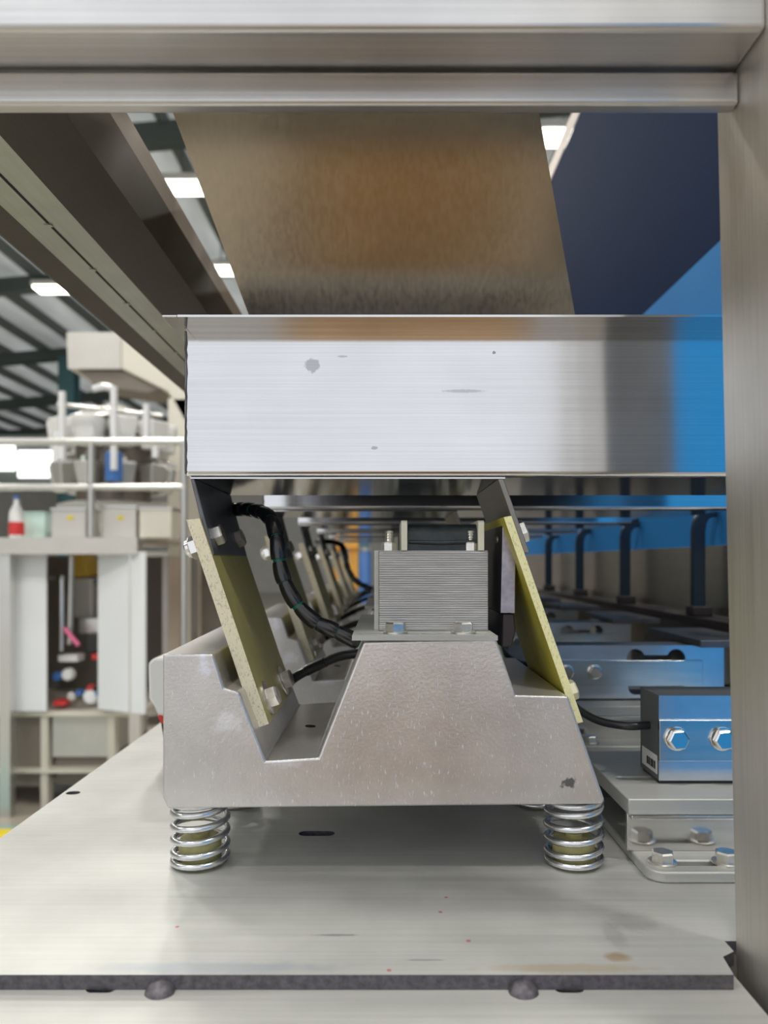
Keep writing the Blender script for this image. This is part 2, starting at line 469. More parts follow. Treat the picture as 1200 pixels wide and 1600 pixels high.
# ------------------------------------------------------------------ the hall
M['floor'] = plain('worn_concrete_floor', (0.40, 0.36, 0.30), 0.35, 0, 0.5, var=0.15, vscale=1.2)
M['hall_wall'] = plain('pale_hall_cladding', (0.72, 0.71, 0.68), 0.7, var=0.05, vscale=2)
def mat_roof():
    m, nt, b = mat_base('translucent_roof_sheet')
    n = noise(nt, 1.0, 3, (1.2, 0.25, 1)); r = ramp(nt, n.outputs['Fac'], [(0.35, (0.40, 0.41, 0.39)), (0.65, (0.72, 0.74, 0.71))])
    nt.links.new(r.outputs[0], b.inputs['Base Color']); b.inputs['Roughness'].default_value = 0.6
    tr = nt.nodes.new('ShaderNodeBsdfTranslucent'); nt.links.new(r.outputs[0], tr.inputs[0])
    mx = nt.nodes.new('ShaderNodeMixShader'); mx.inputs[0].default_value = 0.45
    nt.links.new(b.outputs[0], mx.inputs[1]); nt.links.new(tr.outputs[0], mx.inputs[2])
    nt.links.new(mx.outputs[0], nt.nodes['Material Output'].inputs['Surface']); return m
M['roof_sheet'] = mat_roof()
M['roof_beam'] = plain('dark_green_girder', (0.07, 0.09, 0.085), 0.6)
M['purlin'] = plain('grey_purlin', (0.13, 0.15, 0.14), 0.6)
M['teal'] = plain('teal_paint', (0.05, 0.13, 0.15), 0.5)
def emit(name, col, s):
    m, nt, b = mat_base(name)
    b.inputs['Emission Color'].default_value = (*col, 1); b.inputs['Emission Strength'].default_value = s
    b.inputs['Base Color'].default_value = (0.9, 0.9, 0.9, 1); return m
M['lamp_glow'] = emit('lamp_diffuser', (1, 0.98, 0.86), 7.0)
M['daylight'] = emit('daylit_pane', (0.97, 1, 0.98), 2.2)

M['pier_beige'] = plain('beige_pier_paint', (0.50, 0.46, 0.42), 0.6)
M['shutter'] = plain('dark_shutter_leaf', (0.045, 0.055, 0.075), 0.5)
M['card'] = plain('brown_cardboard', (0.50, 0.31, 0.15), 0.75, var=0.1, vscale=4)
M['wood'] = plain('pallet_wood', (0.42, 0.32, 0.2), 0.8, var=0.2, vscale=9)
def mat_curtain():
    m, nt, b = mat_base('blue_translucent_strip')
    b.inputs['Base Color'].default_value = (0.10, 0.46, 0.80, 1); b.inputs['Roughness'].default_value = 0.3
    tr = nt.nodes.new('ShaderNodeBsdfTranslucent'); tr.inputs[0].default_value = (0.13, 0.62, 0.95, 1)
    mx = nt.nodes.new('ShaderNodeMixShader'); mx.inputs[0].default_value = 0.8
    nt.links.new(b.outputs[0], mx.inputs[1]); nt.links.new(tr.outputs[0], mx.inputs[2])
    nt.links.new(mx.outputs[0], nt.nodes['Material Output'].inputs['Surface']); return m
M['curtain'] = mat_curtain()
HX0, HX1, HY0, HY1 = -15.0, 11.0, -2.6, 34.0
fl = struct(box('floor', HX0, HX1, HY0 - 8, HY1, -0.1, 0.0, M['floor']))
struct(box('wall_far', HX0, HX1, HY1, HY1 + 0.2, 0, 9, M['hall_wall']))
wl = struct(box('wall_left', HX0 - 0.2, HX0, HY0, HY1, 0, 9, M['hall_wall']))
struct(box('wall_right', HX1, HX1 + 0.2, HY0, HY1, 0, 10.5, M['hall_wall']))
wb = thing('wall_back', '', '', (0, HY0, 0)); del wb['label']; del wb['category']; struct(wb)
box('pier', HX0, -7.5, HY0 - 0.3, HY0, 0, 7, M['hall_wall'], wb)
box('lintel', -7.5, 0.95, HY0 - 0.3, HY0, 5.6, 9, M['hall_wall'], wb)
box('pier', 0.95, 1.10, HY0 - 0.3, HY0, 0, 9, M['pier_beige'], wb)
box('lintel', 1.10, 8.5, HY0 - 0.3, HY0, 3.2, 10, M['hall_wall'], wb)
box('pier', 8.5, HX1, HY0 - 0.3, HY0, 0, 10, M['hall_wall'], wb)
done()
# blue strip curtain in the second gate, lit by the day outside
sc_ = thing('strip_curtain', 'blue translucent strip curtain mirrored in the steel at the right', 'curtain', (5.2, HY0 - 0.25, 0))
x = 1.11
while x < 8.5:
    w_ = 0.19
    zt = 3.2
    box('strip', x, x + w_, HY0 - 0.262 - 0.004 * (int(x * 10) % 2), HY0 - 0.258, 0.02, zt, M['curtain'], sc_)
    x += w_ + 0.004
done()
# unseen carton stack added to give the chute its brown reflection
ct_ = thing('carton', 'brown carton stand-in added behind the camera to be mirrored in the chute', 'carton', (0.0, -1.15, 0))
box('crate', -0.42, 0.42, -1.55, -0.80, 0.12, 0.60, M['shutter'], ct_, 0.004)  # dark, so the foot of the chute mirrors a dark band
box('box_body', -0.26, 0.385, -1.50, -0.82, 0.601, 1.16, M['card'], ct_, 0.004)
box('pallet', -0.5, 0.5, -1.65, -0.75, 0.0, 0.119, M['wood'], ct_, 0.004)
done()
# roof: sheeting that rises gently to the right, girders across, purlins along
def roof_z(x): return 6.9 + 0.085 * (x + 6)
rf = thing('ceiling', '', '', (0, 0, 0)); del rf['label']; del rf['category']; struct(rf)
bm = bmesh.new()
bm.faces.new([bm.verts.new((x, y, roof_z(x) + 0.27)) for (x, y) in ((HX0, HY0), (HX1, HY0), (HX1, HY1), (HX0, HY1))])
bm_to('roof_sheet', bm, M['roof_sheet'], rf)
gy = 5.3
while gy < 33:
    bm = bmesh.new()
    add_prism(bm, [(HX0, roof_z(HX0) - 0.22), (HX1, roof_z(HX1) - 0.22), (HX1, roof_z(HX1) + 0.06), (HX0, roof_z(HX0) + 0.06)], 'y', gy, gy + 0.22)
    bm_to('girder', bm, M['roof_beam'], rf)
    gy += 4.4
x = HX0 + 0.6
while x < HX1:
    bm = bmesh.new(); add_box(bm, x, x + 0.09, HY0, HY1, roof_z(x) + 0.06, roof_z(x) + 0.26)
    bm_to('purlin', bm, M['purlin'], rf); x += 0.95
done()
# far-left windows: lit panes in a dark frame
wn = thing('window_1', '', '', (0, 0, 0)); del wn['label']; del wn['category']; struct(wn)
for a, b_ in (((-120, 690), (22, 735)), ((28, 704), (88, 746))):
    pbox('pane', a[0], a[1], b_[0], b_[1], 17.0, 0.05, M['daylight'], wn)
pbox('window_frame', -130, 680, 94, 760, 17.06, 0.08, M['purlin'], wn)
done()
# ceiling lamps
lamp_where = ['above the chute gap nearer the machine', 'above the chute gap farther back', 'over the platform beside the green girder',
              'over the blue cover, first of two', 'over the blue cover, second of two'] 
lroot = None
for i, (lx, ly) in enumerate(LAMPS):
    zt = roof_z(lx) + 0.1
    t = thing('ceiling_lamp', 'white rectangular high bay lamp hanging ' + (lamp_where[i] if i < 5 else 'in the hall, number %d from the door' % i), 'lamp', (lx, ly, LAMP_Z), 'high bay lamps under the roof')
    if i >= 5: t['label'] = 'white rectangular high bay lamp hung outside the view of the photograph'
    box('diffuser', lx - 0.3, lx + 0.3, ly - 0.17, ly + 0.17, LAMP_Z - 0.04, LAMP_Z, M['lamp_glow'], t)
    box('housing', lx - 0.33, lx + 0.33, ly - 0.2, ly + 0.2, LAMP_Z + 0.001, LAMP_Z + 0.09, M['hall_wall'], t)
    tube('suspension_rod', [(lx, ly, LAMP_Z + 0.09), (lx, ly, zt)], 0.012, M['purlin'], t, 6)
    done()
# teal hall columns
for px, d, w_, lab in ((108, 18.4, 0.40, 'teal steel hall column standing behind the white conveyor head'), (566, 14.0, 0.24, 'grey blue hall column seen past the magnet core')):
    c = P(px, 0, d)
    t = thing('steel_column', lab, 'column', (c.x, d, 0))
    zt = roof_z(c.x) - 0.22
    box('web', c.x - 0.02, c.x + 0.02, d - w_ * 0.4, d + w_ * 0.4, 0, zt, M['teal'], t)
    box('flange', c.x - w_ / 2, c.x + w_ / 2, d - w_ * 0.45, d - w_ * 0.4, 0, zt, M['teal'], t)
    box('flange', c.x - w_ / 2, c.x + w_ / 2, d + w_ * 0.4, d + w_ * 0.45, 0, zt, M['teal'], t)
    done()

# ------------------------------------------------------------------ machine frame
PLZ = CZ - 0.2143          # top of the base plate
PLT = 0.0077               # its thickness
BMZ = PLZ - PLT            # top of the lower beam
def lean(z): return 0.1855 + (CZ + 0.27 - z) * 0.0225   # the column leans a little
t = thing('machine_frame', 'brushed stainless steel machine frame of square beams with a thick base plate', 'machine frame', (0.1, 0.38, 0))
# column: a deep folded angle, its web facing the feeders
def column(x_at, sgn):
    bm = bmesh.new()
    rings = []
    for z in (0.0, CZ + 0.5):
        xx = x_at(z)
        sect = [(0, 0.411), (0, 0.302), (0.102, 0.302), (0.102, 0.305), (0.003, 0.305), (0.003, 0.411)]
        rings.append([bm.verts.new((xx + sgn * a, b, z)) for a, b in sect])
    n = 6
    for k in range(n): bm.faces.new((rings[0][k], rings[0][(k + 1) % n], rings[1][(k + 1) % n], rings[1][k]))
    bm.faces.new(rings[0]); bm.faces.new(rings[1])
    return bm_to('column', bm, M['steel_z'], t, 35, 0.0008, 2)
column(lean, 1)
column(lambda z: -0.777, -1)
TBZ = CZ + 0.2585
box('top_beam', -0.775, 0.186, 0.357, 0.407, TBZ, TBZ + 0.06, M['steel_x'], t, 0.003, 3)
box('edge_strip', -0.775, 0.1862, 0.385, 0.3945, CZ + 0.2397, TBZ - 0.0015, M['steel_x'], t, 0.0022, 3)
# lower beam with slots half hidden by the plate
bs = []
for px in (158, 889):
    bs.append(slot_pts((px - 600) * 0.383 / F, 0.3833, 0.0155, 0.0075))
prism('lower_beam', [(-0.775, 0.335), (0.188, 0.335), (0.188, 0.41), (-0.775, 0.41)], 'z', BMZ - 0.004, BMZ - 0.0002, M['steel_plate'], t, holes=bs, smooth=30)
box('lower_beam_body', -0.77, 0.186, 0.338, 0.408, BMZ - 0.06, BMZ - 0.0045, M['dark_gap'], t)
done()
# base plate
t = thing('base_plate', 'thick grey steel base plate with a dark flame-cut front edge under the feeders', 'plate', (0.0, 0.39, BMZ))
hole_list = [slot_pts((495 - 600) * 0.581 / F, 0.581, 0.0285, 0.0105), slot_pts(-0.2885, 0.683, 0.013, 0.010)]
plate = [(-0.298, 0.382), (0.1815, 0.382), (0.184, 0.3995), (0.1925, 0.405), (0.1925, 0.416), (0.52, 0.416), (0.52, 2.75), (-0.298, 2.75)]
prism('plate_sheet', plate, 'z', BMZ, PLZ, [M['plate_top'], M['cut_edge']], t, holes=hole_list, face_mats=(0, 1), smooth=30)
for xa_, xb_ in ((-0.285, -0.235), (0.46, 0.51)):
    box('support_beam', xa_, xb_, 0.43, 2.74, BMZ - 0.05, BMZ - 0.0003, M['steel_dark'], t, 0.002)
    for ya_ in (1.3, 2.68): box('support_leg', xa_, xb_, ya_, ya_ + 0.05, 0.0005, BMZ - 0.0505, M['steel_dark'], t, 0.002)
box('slot_light_block', -0.2345, 0.4595, 0.43, 2.6, BMZ - 0.0497, BMZ - 0.0475, M['dark_gap'], t)  # added unseen below the plate to block light, so the slot looks dark
for ya_ in (0.4301, 2.597): box('light_block_wall', -0.2345, 0.4595, ya_, ya_ + 0.0025, BMZ - 0.0474, BMZ - 0.0004, M['steel_dark'], t)  # end walls of the added light block
# weld beads between plate and beam
for px in (250, 818):
    x = (px - 600) * 0.380 / F
    bm = bmesh.new()
    add_lathe(bm, [(0.0078, 0), (0.0074, 0.0015), (0.0056, 0.0034), (0.0028, 0.0046), (0, 0.005)], frame_to((x, 0.3795, BMZ - 0.0004), (0, -0.55, 0.84)), 18)
    bm_to('weld_bead', bm, M['cut_edge'], t, 60)
done()

# ------------------------------------------------------------------ overhead rail on the left
M['rail_web'] = steel('rail_web_shade_tone', (0.15, 0.135, 0.115), 0.45, (300, 4, 300), 0.04, 0.1, 0.1)  # rail steel darkened in colour to stand for the shaded facets
M['rail_light'] = steel('rail_flange_lit_tone', (0.64, 0.56, 0.51), 0.45, (300, 4, 300), 0.04, 0.1, 0.1, metal=0.3)  # same rail steel, lightened to stand for the lit flange
M['rail_under'] = steel('rail_underside_steel', (0.56, 0.58, 0.52), 0.34, (300, 4, 300), 0.05, 0.1, 0.15)  # same rail steel, tone stands for the floor reflected underneath
t = thing('overhead_rail', 'long folded steel rail with slotted underside running above the left of the trays', 'rail', (-0.26, 0.43, CZ + 0.28))
sec = [(-0.205, 0.358), (-0.2075, 0.340), (-0.213, 0.300), (-0.252, 0.280), (-0.301, 0.280), (-0.3195, 0.2735), (-0.3215, 0.2735), (-0.3215, 0.38), (-0.235, 0.38), (-0.215, 0.358)]
sec = [(a, CZ + b) for a, b in sec]
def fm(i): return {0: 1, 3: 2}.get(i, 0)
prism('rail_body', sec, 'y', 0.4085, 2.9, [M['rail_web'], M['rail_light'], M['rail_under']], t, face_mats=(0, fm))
# slots: dark lips on the underside
y = 0.43
while y < 2.0:
    box('slot', -0.2785, -0.2765, y, y + 0.085, CZ + 0.2795, CZ + 0.2806, M['dark_gap'], t)
    y += 0.093
y = 0.5195
while y < 2.0:
    box('tab', -0.2815, -0.2755, y - 0.0035, y + 0.0005, CZ + 0.2788, CZ + 0.2802, M['rail_under'], t)
    y += 0.093
done()

# ------------------------------------------------------------------ sheet metal chute over the tray
chute = t = thing('chute', 'slanting sheet steel chute with a golden brown reflection above the front tray', 'chute', (0.02, 0.62, CZ + 0.16), 'chutes over the trays')
def chute_pt(side, z):
    # straight line fit of the edges: z 0.34 -> d 0.56 ; z 0.2116 -> d 0.627
    k = (0.34 - z) / (0.34 - 0.2116)
    d = 0.56 + k * 0.067
    xl = -0.160 + k * 0.0444; xr = 0.1183 + k * 0.0442
    return Vector((xl if side < 0 else xr, d, CZ + z))
bm = bmesh.new()
q = [chute_pt(-1, 0.42), chute_pt(1, 0.42), chute_pt(1, 0.153), chute_pt(-1, 0.153)]
nrm = (q[1] - q[0]).cross(q[3] - q[0]).normalized()
if nrm.y > 0: nrm = -nrm
f_ = [bm.verts.new(p) for p in q]; bk = [bm.verts.new(p - nrm * 0.0015) for p in q]
bm.faces.new(f_); bm.faces.new(bk[::-1])
for k in range(4): bm.faces.new((f_[k], bk[k], bk[(k + 1) % 4], f_[(k + 1) % 4]))
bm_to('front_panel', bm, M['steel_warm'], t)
for s in (-1, 1):
    bm = bmesh.new()
    a, b_ = chute_pt(s, 0.42), chute_pt(s, 0.175)
    off = Vector((0.0016 * s * -1, 0, 0)); back = Vector((0, 0.19, 0.10)); e = -nrm * 0.0018  # depth stretched so the sides help shade the gap between trays
    A = [a + e, b_ + e, b_ + e + back, a + e + back]
    v1 = [bm.verts.new(p) for p in A]; v2 = [bm.verts.new(p + off) for p in A]
    bm.faces.new(v1); bm.faces.new(v2[::-1])
    for k in range(4): bm.faces.new((v1[k], v2[k], v2[(k + 1) % 4], v1[(k + 1) % 4]))
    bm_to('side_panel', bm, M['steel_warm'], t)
bm = bmesh.new()
q = [chute_pt(-1, 0.42), chute_pt(1, 0.42), chute_pt(1, 0.175), chute_pt(-1, 0.175)]
q = [p + Vector((0, 0.1905, 0.10)) for p in q]
f_ = [bm.verts.new(p) for p in q]; bk = [bm.verts.new(p + Vector((0, 0.0015, 0))) for p in q]
bm.faces.new(f_); bm.faces.new(bk[::-1])
for k in range(4): bm.faces.new((f_[k], bk[k], bk[(k + 1) % 4], f_[(k + 1) % 4]))
bm_to('rear_panel', bm, M['steel_warm'], t)  # unseen panel added to keep light out of the gap between trays
done()

for k in range(1, 6):
    c = copy_tree(chute); c.location.y += 0.335 * k; c['label'] = 'slanting sheet steel chute hidden behind the front chute'

# ------------------------------------------------------------------ vibratory feeder (built once, copied down the row)
PITCH = 0.335
NFEED = 6
feeder = thing('vibratory_feeder', 'front vibratory feeder, in full view on coil springs with steel tray', 'feeder', (0, 0.60, PLZ), 'vibratory feeders in a row')
D0, D1 = 0.50, 0.70
prof = pxz([(254, 1022), (333, 1022), (350, 1075), (374, 1082), (415, 1189), (497, 1184), (568, 1003), (775, 997), (806, 1086), (888, 1088), (945, 1250), (941, 1257), (262, 1264), (254, 1246)], D0)
backp = [(x_, z_ + (0.004 if i in (0, 1) else 0)) for i, (x_, z_) in enumerate(prof)]
prism('base_casting', prof, 'y', D0, D1, M['casting'], feeder, back=backp, bevel=0.0016, seg=3)
# small hole in the notch floor
lathe('drain_hole', [(0.0042, 0), (0.0042, 0.0004)], P(485, 1135, 0.578) + Vector((0, 0, 0.0)), (0.06, 0, 1), M['dark_gap'], feeder, 14)
CBZ = CZ - 0.1665
def coil_spring(cx, cy):
    r, w = 0.0189, 0.00235
    z0, z1 = PLZ + w, CBZ - w + 0.0008
    turns, pts = 5.6, []
    N = 150
    for i in range(N + 1):
        u = i / N; a = u * turns * 2 * math.pi + 2.2
        tt = u * turns
        # closed end coils
        if tt < 0.9: h = tt * 0.0045
        elif tt > turns - 0.9: h = 1.0
        z = None
        lo, hi = 0.9, turns - 0.9
        zl, zh = z0 + 0.9 * 0.0044, z1 - 0.9 * 0.0044
        if tt < lo: z = z0 + tt * 0.0044
        elif tt > hi: z = z1 - (turns - tt) * 0.0044
        else: z = zl + (zh - zl) * (tt - lo) / (hi - lo)
        pts.append((cx + r * math.cos(a), cy + r * math.sin(a), z))
    s = tube('coil_spring', pts, w, M['spring'], feeder, 8)
    lathe('spring_seat', [(0.0148, 0), (0.0148, 0.016), (0.0138, 0.0185), (0.006, 0.0188), (0.006, 0.022), (0, 0.022)], (cx, cy, PLZ), (0, 0, 1), M['olive_seat'], s, 24)
    lathe('spring_guide', [(0.0125, 0), (0.0125, 0.007), (0.0, 0.007)], (cx, cy, CBZ - 0.0065), (0, 0, 1), M['bolt'], s, 20)
for cx in ((313 - 600) * 0.525 / F, (896 - 600) * 0.525 / F):
    for cy in (0.525, 0.652): coil_spring(cx, cy)

# leaf springs
DL, DE = 0.518, 0.5215
lp = pxz([(291, 812), (312, 810), (420, 1131), (400, 1138)], DL)
prism('leaf_spring', lp, 'y', DL, 0.65, M['leaf_left'], feeder, face_mats=(1, lambda i: 1 if i in (0, 2) else 0))
rp = pxz([(787, 808), (799, 806), (911, 1128), (899, 1131)], DL)
prism('leaf_spring', rp, 'y', DL, 0.65, M['leaf_right'], feeder, face_mats=(1, lambda i: 1 if i in (0, 2) else 0))

# tray with flanges
TB, TT = CZ + 0.0601, CZ + 0.1641     # tray bottom, underside of the flange
TX0, TX1 = -0.1400, 0.40
TF, TR = 0.52, 0.668
th = 0.0015; rr = 0.0045
outer = [(0.493, TT + th), (0.493, TT), (TF, TT)]
for k in range(7):
    a = math.pi + (math.pi / 2) * k / 6
    outer.append((TF + rr + rr * math.cos(a), TB + rr + rr * math.sin(a)))
for k in range(7):
    a = 1.5 * math.pi + (math.pi / 2) * k / 6
    outer.append((TR - rr + rr * math.cos(a), TB + rr + rr * math.sin(a)))
outer += [(TR, TT), (TR + 0.156, TT), (TR + 0.156, TT + th), (TR - th, TT + th), (TR - th, TB + rr), (TR - rr, TB + th), (TF + rr, TB + th), (TF + th, TB + rr), (TF + th, TT + th)]  # rear flange lengthened to close off light from the gap behind
tray = prism('tray', outer, 'x', TX0 + 0.0016, TX1, M['steel_tray'], feeder, smooth=40)
w_ = tray.modifiers.new('normals', 'WEIGHTED_NORMAL'); w_.keep_sharp = True; w_.weight = 100
endp = [(TF + 0.0006, TT + 0.0), (TF + 0.0006, TB + 0.004), (TF + 0.003, TB + 0.001), (TR - 0.003, TB + 0.001), (TR - 0.0006, TB + 0.004), (TR - 0.0006, TT)]
prism('end_plate', endp, 'x', TX0, TX0 + 0.0015, M['steel_tray'], tray)
prism('end_flange', [(-0.1488, 0.493), (TX0 + 0.0014, 0.493), (TX0 + 0.0014, TR + 0.156), (-0.1488, TR + 0.156)], 'z', TT, TT + th, M['steel_tray'], tray, bevel=0.0004)
bm = bmesh.new()
bead = [(TX0 + random.uniform(-0.0003, 0.0003), TF + 0.0004, TB + 0.002 + k * (TT - TB - 0.003) / 24) for k in range(25)]
add_tube(bm, bead, [0.0007 + random.uniform(0, 0.0004) for _ in bead], 6)
bm_to('weld_seam', bm, M['steel_dark'], tray, 60)

# bracket under the tray
ear_l = pxz([(297.6, 750), (303.6, 750), (335, 866), (327, 869)], DE)
ear_r = pxz([(778, 750), (787, 748), (828, 864), (819, 864)], DE)
zb = TB - 0.0012
br = prism('tray_bracket', [(ear_l[0][0], zb), (ear_r[1][0] + 0.001, zb), (ear_r[1][0] + 0.001, TB - 0.0001), (ear_l[0][0], TB - 0.0001)], 'y', 0.5212, 0.643, M['steel_mir'], feeder)
def trim_top(e): return [(e[0][0], zb - 0.0001), (e[1][0], zb - 0.0001), e[2], e[3]]
prism('ear', trim_top(ear_l), 'y', DE, 0.645, M['dark_steel'], br, bevel=0.0005)
prism('ear', trim_top(ear_r), 'y', DE, 0.645, M['steel_dark'], br, bevel=0.0005)

# bolts through ears and leaves
nl = Vector((0.947, 0, 0.322)).normalized()           # to the right, out of the left leaf
def on(line_a, line_b, py, y, dd=None):
    k = (py - line_a[1]) / (line_b[1] - line_a[1])
    p = P(line_a[0] + (line_b[0] - line_a[0]) * k, py, DL if dd is None else dd)
    return Vector((p.x, y, p.z))
for y in (0.541, 0.620):
    bolt(feeder, on((303.6, 752), (335, 866), 836, y, DE), nl, 0.0078, 0.0062, M['bolt'], spin=0.5)
    bolt(feeder, on((291, 812), (400, 1138), 850, y), -nl, 0.0088, 0.0112, M['chrome'], washer=0.0104, dome=True, name='nut')
    bolt(feeder, on((312, 810), (420, 1131), 1100, y), nl, 0.0080, 0.0074, M['bolt'], washer=0.0128, spin=0.2)
    bolt(feeder, on((787, 748), (828, 864), 832, y, DE), Vector((0.943, 0, 0.33)), 0.0085, 0.0068, M['bolt'], spin=0.4)
    bolt(feeder, on((799, 806), (911, 1128), 1090, y), Vector((0.943, 0, 0.33)), 0.0076, 0.0075, M['yellow_nut'], spin=0.4, name='nut')

# electromagnet
mz = CZ - 0.0500
pl = [(-0.0217, 0.498), (0.0770, 0.498), (0.0770, 0.512), (0.0770, 0.70), (-0.0217, 0.70)]
mh = [slot_pts((x_ - 600) * 0.512 / F, 0.512, l_, 0.0055) for x_, l_ in ((592, 0.030), (643, 0.011), (690, 0.030), (748, 0.014))]
prism('magnet_plate', pl, 'z', mz - 0.0032, mz, M['steel_plate'], feeder, holes=mh, smooth=30)
cx0, cx1 = (592 - 600) * 0.532 / F, (763 - 600) * 0.532 / F
ct = CZ + 0.0074
core = box('magnet_core', cx0, cx1, 0.532, 0.602, mz + 0.0002, ct, M['core'], feeder, 0.0006, 2)
box('core_cheek', cx0 - 0.0034, cx0 - 0.0002, 0.537, 0.60, mz + 0.0002, ct + 0.0009, M['steel_plate'], core)
box('core_cap', cx0 + 0.0, cx1, 0.535, 0.60, ct + 0.0001, ct + 0.0008, M['steel_plate'], core)
# coil: rounded block between two boards
def rounded(w0, w1, h0, h1, r, n=6):
    out = [(w0, h0), (w1, h0)]
    for k in range(n + 1):
        a = math.pi / 2 * k / n; out.append((w1 - r + r * math.cos(a), h1 - r + r * math.sin(a)))
    for k in range(n + 1):
        a = math.pi / 2 + math.pi / 2 * k / n; out.append((w0 + r + r * math.cos(a), h1 - r + r * math.sin(a)))
    return out
xa, xb = (636 - 600) * 0.55 / F, (742 - 600) * 0.55 / F
cl = prism('coil', rounded(0.538, 0.598, ct + 0.001, ct + 0.0205, 0.009), 'x', xa, xb, M['coil_tape'], feeder, smooth=40)
tube('tape_edge', [(xa + 0.001, 0.5385, ct + 0.0072), ((xa + xb) / 2, 0.5372, ct + 0.0066), (xb - 0.001, 0.5385, ct + 0.0074)], 0.0016, M['coil_tape'], cl, 8)
for s, xx in ((-1, xa), (1, xb)):
    prism('coil_board', rounded(0.533, 0.601, ct + 0.001, ct + 0.0228, 0.003), 'x', min(xx + s * 0.0004, xx + s * 0.0046), max(xx + s * 0.0004, xx + s * 0.0046), M['cream_board'], feeder)
for px in (608, 735):
    p = P(px, 862, 0.5405); p.z = ct + 0.0009
    st = bolt(feeder, p, (0, 0, 1), 0.0056, 0.0062, M['bolt'], spin=0.1, name='nut')
    bm = bmesh.new(); hgt = 0.0145; pr = []
    for k in range(9):
        z_ = 0.0062 + (hgt - 0.0062) * k / 8
        pr.append((0.0032 if k % 2 else 0.0027, z_))
    pr.append((0, hgt)); add_lathe(bm, pr, frame_to(p, (0, 0, 1)), 14)
    bm_to('stud', bm, M['bolt'], st, 30)
for px, py in ((618, 990), (724, 989)):
    p = P(px, py, 0.5165); p.z = mz
    bolt(feeder, p, (0, 0, 1), 0.0074, 0.0064, M['bolt'], washer=0.0088, spin=0.55)
# armature and its bracket
ap = pxz([(785, 820), (791, 820), (806, 867), (805, 958), (782, 958)], 0.535)
bm = bmesh.new(); add_prism(bm, ap, 'y', 0.535, 0.645, face_mats=(0, lambda i: 1 if i == 4 else 0))
arm = bm_to('armature', bm, [M['armature'], M['armature_face']], feeder, 35, 0.0006)
prism('armature_bracket', pxz([(786, 959), (803, 959), (806, 985), (800, 1010), (784, 1012)], 0.54), 'y', 0.54, 0.625, M['armature_face'], feeder, bevel=0.001)
lathe('screw', [(0.0034, 0), (0.0034, 0.001), (0.0022, 0.0018), (0, 0.002)], P(777, 844, 0.558) + Vector((0.0003, 0, 0)), (-1, 0, 0), M['bolt'], arm, 16)

# spiral-wrapped cable from the bracket to the magnet
path = spline([P(338, 800, 0.675), P(366, 796, 0.645), P(396, 797, 0.61), P(420, 808, 0.585), P(432, 840, 0.572), P(437, 882, 0.568), P(446, 912, 0.566), P(464, 944, 0.565), P(492, 971, 0.565), P(524, 986, 0.566), P(562, 1004, 0.568)], 12)
cable = tube('cable', path, 0.0048, M['cable_green'], feeder, 10)
bm = bmesh.new()
i, k = 0, 0
# cut the path to equal wraps, each sleeve a little wider at its lower end
L = [0.0]
for a, b_ in zip(path, path[1:]): L.append(L[-1] + (b_ - a).length)
def at_len(s):
    for j in range(1, len(L)):
        if L[j] >= s:
            u = (s - L[j - 1]) / max(1e-9, L[j] - L[j - 1]); return path[j - 1].lerp(path[j], u)
    return path[-1]
s = 0.0
while s < L[-1] - 0.004:
    ln = random.uniform(0.0155, 0.020)
    e_ = min(L[-1], s + ln)
    sub = [at_len(s + (e_ - s) * u / 5) for u in range(6)]
    add_tube(bm, sub, [0.0053, 0.0058, 0.0061, 0.0063, 0.0064, 0.0060], 14)
    s = e_ + random.choice([0.0004, 0.0004, 0.0006, 0.0022])
bm_to('spiral_wrap', bm, M['black_wrap'], cable, 60)
path2 = spline([P(440, 1078, 0.655), P(462, 1058, 0.65), P(496, 1040, 0.645), P(530, 1026, 0.64), P(566, 1020, 0.635)], 8)
c2 = tube('cable', path2, 0.0042, M['black_rubber'], feeder, 10)
tube('cable_sleeve', path2[12:20], 0.0048, M['black_wrap'], c2, 10)
done()
FLAB = ['second vibratory feeder, directly behind the front one', 'third vibratory feeder from the front of the row', 'fourth vibratory feeder from the front of the row',
        'fifth vibratory feeder from the front of the row', 'last vibratory feeder at the far end of the row']
for k in range(1, NFEED):
    c = copy_tree(feeder); c.location.y += PITCH * k; c['label'] = FLAB[k - 1]
    if k != 3:
        for ch in list(c.children):
            if ch.name.startswith('cable') and len(ch.children) and ch.children[0].name.startswith('spiral_wrap'):
                for g_ in list(ch.children): bpy.data.objects.remove(g_)
                bpy.data.objects.remove(ch)

# ------------------------------------------------------------------ load cells on brackets
LC = 0.0
brk = thing('load_cell_bracket', 'front steel channel bracket bolted to the base plate beside the column', 'bracket', (0.26, 0.57, PLZ), 'load cell brackets in a row')
fz = CZ - 0.2066
foot = []
x0, x1, y0, y1, r = 0.177, 0.36, 0.49, 0.66, 0.012
for k in range(7):
    a = math.pi + math.pi / 2 * k / 6; foot.append((x0 + r + r * math.cos(a), y0 + r + r * math.sin(a)))
foot += [(x1, y0), (x1, y1), (x0, y1)]
prism('foot_plate', foot, 'z', PLZ + 0.0001, fz, M['steel_plate'], brk, holes=[slot_pts(0.2165, 0.5055, 0.046, 0.0085)], bevel=0.0012)
box('channel_web', 0.1735, 0.36, 0.5257, 0.5297, fz + 0.0001, CZ - 0.1795, M['steel_mir'], brk, 0.0006)
box('channel_ridge', 0.1755, 0.36, 0.5222, 0.5256, CZ - 0.1835, CZ - 0.1797, M['steel_mir'], brk, 0.0012, 3)
box('channel_web', 0.1735, 0.36, 0.645, 0.649, fz + 0.0001, CZ - 0.1795, M['steel_mir'], brk, 0.0006)
